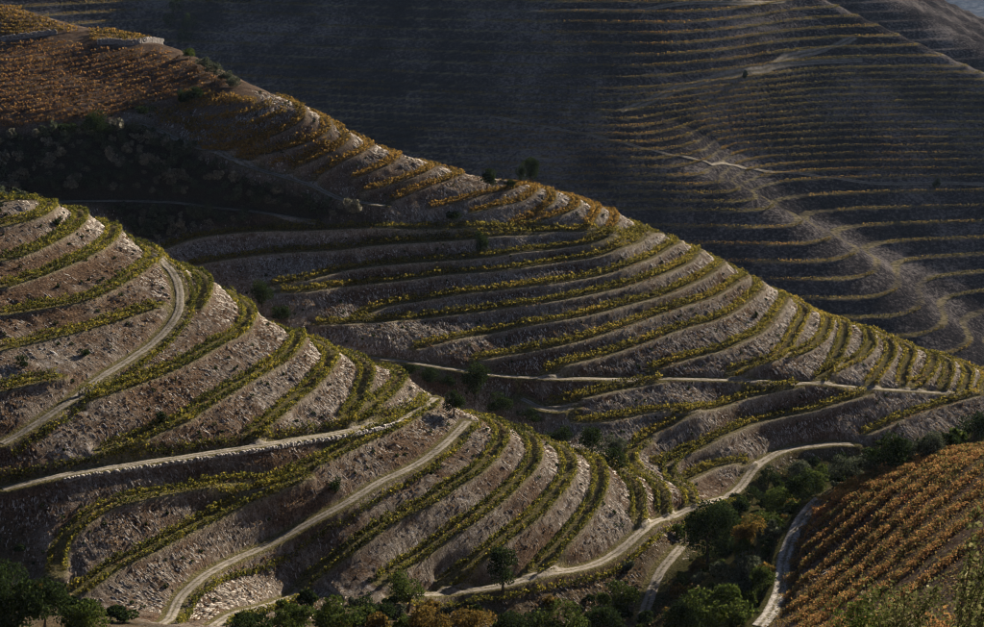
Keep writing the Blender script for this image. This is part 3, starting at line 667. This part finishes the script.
# far terraces: one vine row along each level
fr0 = int(np.searchsorted(Dr, 700)); FD = Dr[fr0:]
FB = B0[fr0:]
rgF = np.random.default_rng(5)
for li, lv in enumerate(FL):
    xs, ds = [], []
    for j in range(0, NC, 2):
        col = FB[:, j]; k = np.nonzero(col >= lv)[0]
        if len(k) and k[0] > 0:
            i = k[0]; t = (lv-col[i-1])/(col[i]-col[i-1]); d = FD[i-1]+t*(FD[i]-FD[i-1]); xs.append(A[j]*d); ds.append(d)
    if len(xs) < 12: continue
    xs = np.array(xs); ds = np.array(ds)
    px_, py_ = to_px(xs, ds, lv)
    vis = (px_ > -20) & (px_ < 1010) & (py_ > -14)
    mid_ = np.interp(px_, [0, 200, 460, 600, 760, 984], [.75, .4, .2, 1.3, 1.4, 1.4])
    run = vis & (fbm(px_/90., px_*0+li*3.1, 33, 2)+.5 < .30+.55*mid_)
    idx = np.nonzero(run)[0]
    if len(idx) < 6: continue
    sl_ = np.abs(np.diff(ds))/(np.abs(np.diff(xs))+1e-6)
    brk = np.nonzero((np.diff(idx) > 1) | (sl_[idx[:-1]] > 2.0))[0]+1
    parts = [p_ for p_ in np.split(idx, brk) if len(p_) > 7]
    for pi_, p_ in enumerate(parts):
        C3, s = resample(np.stack([xs[p_], ds[p_], np.full(len(p_), lv)], 1), 1.0)
        n = int(s[-1]*7.5)
        if n < 40: continue
        u = rgF.uniform(0, s[-1], n); x = np.interp(u, s, C3[:, 0]); d = np.interp(u, s, C3[:, 1])+rgF.normal(0, .4, n)+.7
        ok = fbm(u*.05, u*0+li*7.7+pi_, 51, 3) < .10+.55*rgF.random(n)
        x, d = x[ok], d[ok]
        cen = np.stack([x, d, surf_z(x, d)+rgF.uniform(.3, 1.6, len(x))], 1); V, Fq = leaves(cen, .62, rgF); c = cen[0]
        where = ('left of the gully', 'centre left', 'centre', 'right of centre', 'right')[int(np.clip(np.median(px_[p_])/197, 0, 4))]
        ob = link('vine_row', mesh_np('vine_row', V-c, Fq), MAT['vine_far'], label='thin vine terrace line, %s up the far hillside, %s%s' % ('lowest' if li == 0 else ORD[li], where, '' if pi_ == 0 else ', %s stretch' % ORD[pi_]), category='vine row', group='vine terraces across the far hillside'); ob.location = c

# ---------------------------------------------------------------- loose schist, dry grass
def scatter(n, ok, dmin, dmax, rg):
    d = rg.uniform(dmin, dmax, n); a = rg.uniform(-.30, .30, n); x = a*d; m = ok(x, d) > rg.random(n); return x[m], d[m]
rgS = np.random.default_rng(77)
okst = lambda x, d: np.clip(1-samp(KM, x, d)*1.15, 0, 1)*(1-samp(MSK['scrub'], x, d))*(1-samp(MSK['creek'], x, d))*(1-.9*samp(MSK['red'], x, d))*(1-.85*samp(MSK['orange'], x, d))*(1-.6*samp(MSK['bank'], x, d))*(1-.35*samp(MSK['bracken'], x, d))*np.clip(.35+2.2*(fbm(x/14, d/14, 101, 3)+.12), .05, 1)*(samp(ND, x, d) < 9)
def down(x, d):
    e = 1.2; gx_ = base_z(x+e, d)-base_z(x-e, d); gd = base_z(x, d+e)-base_z(x, d-e); n = np.hypot(gx_, gd)+1e-6
    v = np.stack([-gx_/n, -gd/n, -n/(2*e)], 1); return v/np.linalg.norm(v, axis=1)[:, None]
for dm, dx, n, lab, sc_ in ((238, 345, 150000, 'loose grey schist rubble on the left spur risers', .8), (345, 430, 150000, 'loose grey schist rubble on the middle spur risers', .95)):
    x, d = scatter(n, okst, dm, dx, rgS); m = len(x)
    z = surf_z(x, d); dn = down(x, d); side = np.cross(dn, [0, 0, 1.]); side /= np.linalg.norm(side, axis=1)[:, None]+1e-9
    rot = rgS.normal(0, .22, m)[:, None]; dn2 = dn*np.cos(rot)+side*np.sin(rot); sd2 = side*np.cos(rot)-dn*np.sin(rot)
    rib = (rgS.random(m) < .28)[:, None]
    ln = np.where(rib, rgS.uniform(.45, 1.0, (m, 1)), rgS.uniform(.14, .45, (m, 1)))*sc_; wd = rgS.uniform(.06, .17, m)[:, None]*sc_; ht = np.where(rib, rgS.uniform(.15, .36, (m, 1)), rgS.uniform(.08, .28, (m, 1)))*sc_
    c = np.stack([x, d, z-.03], 1); up = np.array([[0, 0, 1.]])
    V = np.stack([c-dn2*ln-sd2*wd, c+dn2*ln-sd2*wd*.7, c+dn2*ln*.2+sd2*wd*1.5, c+up*ht+dn2*ln*rgS.uniform(-.5, .5, (m, 1))], 1).reshape(-1, 3)
    b = np.arange(m)[:, None]*4
    Fq = np.concatenate([b+np.array([[0, 1, 3]]), b+np.array([[1, 2, 3]]), b+np.array([[2, 0, 3]])])
    link('schist_rubble', mesh_np('schist_rubble', V, Fq), MAT['shard'], kind='stuff', label=lab, category='rubble')
okg = lambda x, d: np.clip(.25+2.5*(fbm(x/11, d/11, 121, 3)+.02), 0, 1)*(1-samp(RK, x, d))*(1-samp(MSK['scrub'], x, d))*(samp(ND, x, d) < 9)
x, d = scatter(90000, okg, 236, 428, rgS); z = surf_z(x, d)+.12
V, Fq = leaves(np.stack([x, d, z], 1), .36, rgS)
xq, dq = scatter(230000, lambda x, d: samp(MSK['orange'], x, d)*np.clip(.45+1.6*fbm(x/5, d/5, 131, 2), .1, 1), 190, 300, rgS)
Vq, Fqq = leaves(np.stack([xq, dq, surf_z(xq, dq)+.05+.3*rgS.random(len(xq))], 1), .22, rgS)
link('weeds', mesh_np('weeds', Vq, Fqq), MAT['weeds'], kind='stuff', label='low weeds and fallen leaves between the rust vine rows at lower right', category='weeds')
link('dry_grass', mesh_np('dry_grass', V, Fq), MAT['dry'], kind='stuff', label='brown dry grass tufts scattered over the terrace risers', category='grass')

x, d = scatter(9000, lambda x, d: np.clip(1-samp(KM, x, d)*1.3, 0, 1)*(samp(ND, x, d) < 8)*(1-samp(MSK['scrub'], x, d))*.16, 238, 428, rgS)
cen = []
for a_, b_ in zip(x, d):
    r_ = rgS.uniform(.15, .5); v = rgS.normal(size=(26, 3)); v /= np.linalg.norm(v, axis=1)[:, None]; cen.append(np.array([a_, b_, float(surf_z(a_, b_))+r_*.5])+v*r_*rgS.uniform(.4, 1, (26, 1)))
V, Fq = leaves(np.vstack(cen), .26, rgS)
link('dark_tufts', mesh_np('dark_tufts', V, Fq), MAT['tree_dark'], kind='stuff', label='tiny dark tufts and brambles dotted over the stony risers', category='tufts')
# ---------------------------------------------------------------- dry stone walls
def wall(C3, off, h, lab, th=.5, base=-.35):
    o = offset(C3, off) if off else C3; o, s = resample(o, .5); rg = np.random.default_rng(len(s)); V = []; Fq = []
    T = np.gradient(o[:, :2], axis=0); T /= np.linalg.norm(T, axis=1)[:, None]+1e-9; N = np.stack([-T[:, 1], T[:, 0]], 1)
    nc = max(3, int(h/.24)); S = s[-1]; zs_ = smooth1(C3[:, 2], 9); zw = surf_z if base > -.5 else (lambda x_, y_: zs_[np.argmin((C3[:, 0]-x_)**2+(C3[:, 1]-y_)**2)])
    for c in range(nc):
        u = -rg.uniform(0, .5)
        while u < S-.3:
            wl = rg.uniform(.25, .85); f = np.clip(np.array([u+.02, u+wl-.02]), 0, S); u += wl
            if c == nc-1 and rg.random() < .25: continue
            a = np.array([np.interp(f[0], s, o[:, k_]) for k_ in (0, 1)]); b = np.array([np.interp(f[1], s, o[:, k_]) for k_ in (0, 1)])
            i = min(int(f[0]/S*(len(o)-1)), len(o)-1); t = th*rg.uniform(.75, 1.2)*.5; z0 = float(zw(a[0], a[1]))+base+c*h/nc; z1 = z0+h/nc*rg.uniform(.8, 1.12)
            q = [a-N[i]*t, b-N[i]*t, b+N[i]*t, a+N[i]*t]; k = len(V)
            V += [(p[0], p[1], z0) for p in q]+[(p[0], p[1], z1+rg.normal(0, .02)) for p in q]
            Fq += [(k, k+1, k+5, k+4), (k+1, k+2, k+6, k+5), (k+2, k+3, k+7, k+6), (k+3, k, k+4, k+7), (k+4, k+5, k+6, k+7)]
    V = np.array(V); c = V[0].copy()
    ob = link('dry_stone_wall', mesh_np('dry_stone_wall', V-c, np.array(Fq)), MAT['stone'], label=lab, category='wall'); ob.location = c
R2 = LINES['R2'][0]; n2 = len(R2)
wall(R2[int(n2*.10):int(n2*.86)], -1.55, .62, 'long pale dry stone wall holding up the ledge track on the left spur', .45, -.55)
for ps, lab in (([(0,42),(20,39),(40,36.5),(57,34.5)], 'dark stone terrace wall above the red vineyard at the left edge'), ([(97,44.5),(120,44.5),(140,44),(163,44)], 'pale stone wall under the orange vines on the upper left crest')):
    wall(spline([hit(p[0], p[1], surf_z) for p in ps]), 0, 1.7, lab)

# ---------------------------------------------------------------- trees and bushes
def crown(n, rx, rz, size, rg, lobes=9, hollow=.45):
    "leaf faces gathered in uneven clumps through an egg-shaped volume"
    L_ = rg.normal(size=(lobes, 3)); L_ /= np.linalg.norm(L_, axis=1)[:, None]; L_ *= rg.uniform(.35, .78, (lobes, 1)); L_[:, 2] = L_[:, 2]*.9+.05
    lr = rg.uniform(.28, .50, lobes); k = rg.integers(0, lobes, n)
    v = rg.normal(size=(n, 3)); v /= np.linalg.norm(v, axis=1)[:, None]; r = rg.uniform(hollow, 1, n)**.6
    p = L_[k]+v*(lr[k]*r)[:, None]
    p = p+rg.normal(0, .035, p.shape)
    p[:, :2] *= rx; p[:, 2] *= rz
    return leaves(p, size, rg)
def trunk_mesh(h, r, rg, limbs=4):
    bm = bmesh.new()
    def tube(a, b, r0, r1, seg=6):
        a, b = Vector(a), Vector(b); d = (b-a).normalized(); x = d.orthogonal().normalized(); y = d.cross(x)
        ra = [bm.verts.new(a+(x*math.cos(2*math.pi*i/seg)+y*math.sin(2*math.pi*i/seg))*r0) for i in range(seg)]
        rb = [bm.verts.new(b+(x*math.cos(2*math.pi*i/seg)+y*math.sin(2*math.pi*i/seg))*r1) for i in range(seg)]
        for i in range(seg): bm.faces.new((ra[i], ra[(i+1) % seg], rb[(i+1) % seg], rb[i]))
    p = (0, 0, -.3); q = (rg.normal(0, .05)*h, rg.normal(0, .05)*h, h*.5); e = (q[0]+rg.normal(0, .06)*h, q[1]+rg.normal(0, .06)*h, h)
    tube(p, q, r, r*.75); tube(q, e, r*.75, r*.45)
    for i in range(limbs):
        a = 2*math.pi*i/limbs+rg.uniform(-.4, .4); st = e if i % 2 else (q[0]*.4+e[0]*.6, q[1]*.4+e[1]*.6, h*.8)
        tube(st, (st[0]+math.cos(a)*h*.45, st[1]+math.sin(a)*h*.45, st[2]+h*.4), r*.4, r*.15, 5)
    me = bpy.data.meshes.new('trunk'); bm.to_mesh(me); bm.free(); return me
TREEN = [0]
def tree(px, py, wpx, hpx, mat, lab, name='tree', cat='tree', trunk=.25, n=None, size=None, group=None, d0=130., d1=520., sink=.0, h=None):
    TREEN[0] += 1; rg = np.random.default_rng(4000+TREEN[0])
    b = hit(px, py, surf_z, d0, d1) if h is None else np.array(h)
    s = b[1]/F_PX*1.03; W = wpx*s; H = hpx*s
    b = np.array([b[0], b[1], float(surf_z(b[0], b[1]))])
    e = link(name, None, label=lab, category=cat); e.location = b
    if group: e['group'] = group
    th = H*trunk; ch = H-th*.75; size = size or max(.15, min(.34, .026*W+.11))
    n = n or int(np.clip(6.5*W*ch/(size*size), 400, 6500))
    V, Fq = crown(n, W*.62, ch*.62, size, rg, lobes=int(rg.integers(8, 14)))
    V = V+np.array([0, 0, th*.75+ch*.5])
    low = V[:, 2] < .02; V[low, 2] = .02+rg.random(low.sum())*.1
    link('crown', mesh_np('crown', V, Fq), mat, e)
    link('trunk', trunk_mesh(max(th+ch*.35, .5), max(.05, .028*H+.03), rg), MAT['bark'], e)
    return e
TD, TO, TG, TR = MAT['tree_dark'], MAT['tree_olive'], MAT['tree_green'], MAT['tree_rust']
TREES = [
 (531,184,16,28,TD,'tall dark tree, largest on the crest of the middle spur',.3),(521,183,8,20,TD,'slim dark tree left of the tall crest tree',.3),(487,193,17,24,TD,'round dark tree standing left along the middle crest',.3),(511,189,9,11,TD,'low dark bush between the two crest trees',.1),
 (480,255,13,23,TD,'small dark upright tree alone on a middle spur bench',.2),(452,222,14,12,TD,'dark bush on the bank above the level track of the middle spur',.1),
 (262,307,22,25,TD,'round dark tree in the gully behind the left spur',.15),(280,321,18,16,TD,'low dark bush right of the round gully tree',.1),
 (475,396,30,32,TD,'broad dark tree by the track in the gully',.2),(454,416,20,28,TD,'dense dark tree on the crest of the left spur beside the track end',.25),
 (500,412,26,18,TD,'wide dark bush in the gully below the broad tree',.1),(432,384,20,16,TD,'small dark bush in the gully behind the left crest',.1),(448,388,14,13,TD,'dark bush left of the broad gully tree',.1),(412,374,18,10,TD,'low bush just below the level track near the left crest',.1),
 (530,422,26,12,TD,'low dark bush in the gully above the left spur benches',.1),(560,440,26,15,TD,'dark bush spreading along the gully bottom',.1),(592,456,25,30,TD,'tall dark tree at the mouth of the gully',.2),(615,456,22,24,TO,'grey green bush beside the tall gully tree',.1),(612,468,30,20,TD,'low dark bush at the foot of the tall gully tree',.1),
 (503,594,34,50,TD,'tree with a bare trunk standing on the bank of the toe track',.42),
 (708,562,58,68,TD,'big black green tree at the foot of the left spur',.12),(748,552,44,36,TR,'yellowish bush right of the big dark tree',.1),(740,592,60,46,TO,'large grey green bush below the big dark tree',.08),(722,628,64,46,TG,'broad green bush at the bottom by the creek',.08),(690,636,54,44,TD,'dark bush at the bottom beside the narrow track',.08),(762,596,30,32,TG,'green bush between the creek and the stony path',.1),(760,532,30,22,TG,'low green bush near the track junction',.1),
 (782,515,34,32,TG,'dense green tree in the creek above the stony path',.1),(803,503,32,32,TD,'dark tree in the creek near the top of the stony path',.12),(796,480,26,24,TO,'pale grey green bush below the curved track',.1),(818,492,36,26,TG,'bright green bush in the creek bed',.1),(847,482,38,30,TO,'pale feathery bush in the creek bed',.1),(867,476,26,22,TO,'olive grey bush left of the dark creek tree',.1),
 (885,470,44,40,TD,'dark round tree at the end of the curved track',.12),(911,462,28,28,TO,'grey green tree right of the dark creek tree',.1),(930,458,28,26,TO,'soft grey bush, second from the dark creek tree',.1),(949,450,20,18,TD,'small dark bush near the right end of the creek',.1),(973,441,38,30,TD,'dark tree at the right edge above the rust vineyard',.12),(768,486,22,20,TD,'dark bush under the bend of the curved track',.1),(752,503,16,16,TD,'small dark bush beside the track junction',.1),
 (12,634,64,100,TD,'tall dark tree filling the lower left corner',.1),(46,636,52,60,TD,'dark tree right of the lower left corner tree',.1),(84,636,56,36,TG,'low green bush at the bottom left',.08),
 (250,642,44,30,TD,'dark bush at the bottom under the lowest track',.08),(292,636,46,34,TG,'green bush at the bottom edge near the lowest track',.08),(334,634,46,38,TG,'rounded green bush at the bottom edge',.08),(372,626,40,34,TD,'dark bush on the bank below the vines',.08),(408,612,34,44,TG,'upright green tree at the left end of the toe track',.12),(432,642,48,48,TR,'olive brown bush at the bottom below the upright green tree',.08),(472,640,44,34,TR,'brownish bush at the bottom centre',.08),(520,640,46,30,TD,'dark low bush under the bank tree',.08),(562,642,52,44,TG,'green bush at the bottom right of the bank tree',.08),(602,638,42,38,TD,'dark bush at the bottom near the narrow track',.08),(620,616,40,38,TG,'round bush below the toe track beside the narrow track',.1),
 (100,137,28,24,TD,'dark evergreen at the top of the scrub slope',.12),(184,104,13,14,TD,'small dark tree between red and golden vineyards',.1),(195,100,16,12,TD,'dark bush right of the small vineyard tree',.1),(145,114,18,9,TD,'low dark hedge bush under the red vineyard',.1),(70,134,22,11,TD,'low bush left of the dark evergreen',.1),
 (204,70,16,12,TO,'pale green bush on the upper left crest',.1),(214,76,16,12,TO,'pale bush, second along the upper left crest',.1),(225,82,16,12,TO,'pale bush, third along the upper left crest',.1),(236,87,15,10,TO,'pale bush, lowest along the upper left crest',.1),(190,59,14,10,TG,'yellow green bush at the end of the crest wall',.1),
 (58,227,9,8,TD,'small dark bush on the riser under the top left bench',.05),(163,425,14,14,TD,'dark bush on the riser right of the winding track',.05),(335,493,13,16,TD,'dark bush on the riser above the broad lower track',.05),(22,366,15,10,TD,'dark bush on the riser near the left edge',.05),(85,356,10,8,TD,'small dark bush above the winding track',.05),(755,319,6,7,TD,'tiny dark bush on the middle spur nose riser',.05),
]
for (px, py, w, h_, m, lab, tr) in TREES:
    bush = 'tree' not in lab and 'evergreen' not in lab
    tree(px, py, w, h_, m, lab, 'bush' if bush else 'tree', 'bush' if bush else 'tree', tr)
tree(971, 358, 36, 24, TD, 'dark tree behind the nose of the middle spur at the right edge', trunk=.15, h=at_D(971, 362, 470))
for px, py, w, h_, lab in ((176,14,16,20,'dark tree at the top of the far gully'),(190,32,14,20,'dark tree in the far gully above the red hill'),(184,46,14,16,'dark tree lower in the far gully'),(170,28,10,14,'small dark tree on the left side of the far gully'),(935,188,7,9,'small dark tree beside the thin far road'),(745,79,5,8,'tiny dark tree by the pale far road')):
    tree(px, py, w, h_, TD, lab, trunk=.15, d0=690, d1=1140, n=500, size=.9)
# scrub on the shaded slope: copies of a few bushes
protos = []
for i in range(5):
    rg = np.random.default_rng(600+i); V, Fq = crown(300, 1.35, 1.15, .34, rg, 6); V = V+np.array([0, 0, .75]); V[:, 2] = np.maximum(V[:, 2], .02)
    me = mesh_np('scrub_bush', V, Fq); me.materials.append(MAT['scrub' if i % 2 else 'tree_olive']); protos.append(me)
rgB = np.random.default_rng(91); cnt = 0
i, j = np.nonzero((MSK['scrub'] > .8) & (KM < .2) & (PXX > -15) & (PYY > 118)); pick = rgB.permutation(len(i))
got = []
for p_ in pick:
    x, d = GXX[i[p_], j[p_]], GDD[i[p_], j[p_]]
    if any((x-a)**2+(d-b)**2 < 1.75**2 for a, b in got): continue
    got.append((x, d))
    o = link('scrub_bush', protos[cnt % 5], None, label='%s scrub bush on the %s part of the shaded slope %s the path' % ('grey brown' if cnt % 5 % 2 else 'olive grey', ('left', 'middle', 'right')[int(np.clip(PXX[i[p_], j[p_]]//115, 0, 2))], 'above' if PYY[i[p_], j[p_]] < np.interp(PXX[i[p_], j[p_]], [0, 115, 200, 318], [202, 201, 206, 221]) else 'below'), category='bush', group='scrub bushes on the shaded slope')
    s = .55+1.2*rgB.random()**1.5; o.location = (x, d, float(surf_z(x, d))-.05); o.scale = (s*rgB.uniform(.8, 1.3), s, s*rgB.uniform(.8, 1.4)); o.rotation_euler = (0, 0, rgB.uniform(0, 6.28))
    cnt += 1
    if cnt >= 290: break
belt = []
for i_ in range(6):
    rg = np.random.default_rng(700+i_); V, Fq = crown(700, 1.5, 1.25, .30, rg, 8); V = V+np.array([0, 0, .95]); V[:, 2] = np.maximum(V[:, 2], .02)
    me = mesh_np('bush', V, Fq); me.materials.append((TD, TG, TO, TR, TD, TG)[i_]); belt.append(me)
WH = ('creek under the curved track', 'bank below the left spur')
for wi, (mk, nmax, sp) in enumerate((('creek', 95, 2.6), ('bank', 75, 2.9))):
    i, j = np.nonzero((MSK[mk] > .85) & (KM < .15) & (PXX > -10) & (PXX < 990) & (PYY < 632)); pick = rgB.permutation(len(i)); got = []
    for p_ in pick:
        x, d = GXX[i[p_], j[p_]], GDD[i[p_], j[p_]]
        if any((x-a)**2+(d-b)**2 < sp**2 for a, b in got): continue
        if mk == 'bank' and PYY[i[p_], j[p_]] < 590 and rgB.random() < .7: continue
        got.append((x, d)); q_ = int(rgB.integers(0, 6)); s = rgB.uniform(.45, 1.3)
        o = link('bush', belt[q_], None, label='%s %s bush on the %s part of the %s' % ('large' if s > .95 else 'mid-sized' if s > .7 else 'small', ('dark', 'green', 'grey green', 'olive brown', 'dark', 'green')[q_], ('left', 'middle', 'right')[int(np.clip((PXX[i[p_], j[p_]]-(640 if wi == 0 else 0))//(115 if wi == 0 else 230), 0, 2))], WH[wi]), category='bush', group='bushes on the '+WH[wi])
        o.location = (x, d, float(surf_z(x, d))-.05); o.scale = (s, s, s*rgB.uniform(.75, 1.25)); o.rotation_euler = (0, 0, rgB.uniform(0, 6.28))
        if len(got) >= nmax: break
# ---------------------------------------------------------------- plants close to the viewer, bottom right
def near_plant(px, D, top_py, w, n, size, mat, lab, name, cat, stems=5):
    TREEN[0] += 1; rg = np.random.default_rng(8000+TREEN[0]); x = at_D(px, 600, D)[0]
    g = float(surf_z(x, D)); H = at_D(px, top_py, D)[2]-g
    e = link(name, None, label=lab, category=cat); e.location = (x, D, g)
    bm = bmesh.new(); tips = []
    for i in range(stems):
        a = rg.uniform(0, 6.28); r = rg.uniform(.05, 1)*w; hh = H*rg.uniform(.72, 1.0); prev = Vector((rg.normal(0, .05), rg.normal(0, .05), -.1)); seg = 6; rad = .012*H/2.5+.006
        for k in range(1, 9):
            f = k/8; p = Vector((math.cos(a)*r*f**1.6+rg.normal(0, .03), math.sin(a)*r*f**1.6+rg.normal(0, .03), hh*f)); d_ = (p-prev).normalized(); X_ = d_.orthogonal().normalized(); Y_ = d_.cross(X_)
            va = [bm.verts.new(prev+(X_*math.cos(t)+Y_*math.sin(t))*rad*(1.1-f*.9+.12)) for t in (0, 2.09, 4.19)]; vb = [bm.verts.new(p+(X_*math.cos(t)+Y_*math.sin(t))*rad*(1.1-f*.9)) for t in (0, 2.09, 4.19)]
            for q in range(3): bm.faces.new((va[q], va[(q+1) % 3], vb[(q+1) % 3], vb[q]))
            tips.append((prev, p, f)); prev = p
    me = bpy.data.meshes.new('stem'); bm.to_mesh(me); bm.free(); link('stem', me, MAT['bark'], e)
    c = []
    for i in range(n):
        a_, b_, f = tips[int(rg.integers(0, len(tips)))]
        if f < .3 and rg.random() < .6: continue
        t = rg.random(); p = a_.lerp(b_, t); sp = w*(.30-.16*f); c.append((p.x+rg.normal(0, sp), p.y+rg.normal(0, sp), p.z+rg.normal(0, sp*.6)))
    V, Fq = leaves(np.array(c), size, rg); link('foliage', mesh_np('foliage', V, Fq), mat, e)
near_plant(962, 22, 502, .40, 1500, .05, MAT['shrub_near'], 'leafy sapling with pale green leaves close by at the right edge', 'sapling', 'sapling', 4)
near_plant(905, 34, 580, .9, 5200, .06, MAT['shrub_near'], 'green shrub close by at the bottom right', 'bush', 'bush', 12)
near_plant(866, 46, 592, 1.1, 5200, .075, MAT['tree_green'], 'dark green shrub at the bottom beside the rust vines', 'bush', 'bush', 12)
near_plant(945, 30, 596, .6, 2400, .06, MAT['vine_near'], 'small orange leaved shrub at the bottom right corner', 'bush', 'bush', 8)
near_plant(985, 26, 550, .5, 2200, .055, MAT['shrub_near'], 'pale leaved shrub cut by the right edge of the picture', 'bush', 'bush', 6)

# ---------------------------------------------------------------- haze
HZ = NT('valley_haze'); pv = HZ.n('VolumePrincipled'); pv.inputs['Color'].default_value = (.52, .70, 1.0, 1); pv.inputs['Density'].default_value = .0000115; pv.inputs['Anisotropy'].default_value = .1
ho = HZ.n('OutputMaterial'); HZ.l(pv.outputs[0], ho.inputs['Volume'])
bx = [(x, y, z) for z in (-1900, 60) for (x, y) in ((-7000, -150), (7000, -150), (7000, 13000), (-7000, 13000))]
me = bpy.data.meshes.new('haze'); me.from_pydata(bx, [], [(3, 2, 1, 0), (4, 5, 6, 7), (0, 1, 5, 4), (1, 2, 6, 5), (2, 3, 7, 6), (3, 0, 4, 7)])
link('haze', me, HZ.m, kind='stuff', label='thin blue haze in the valley air')
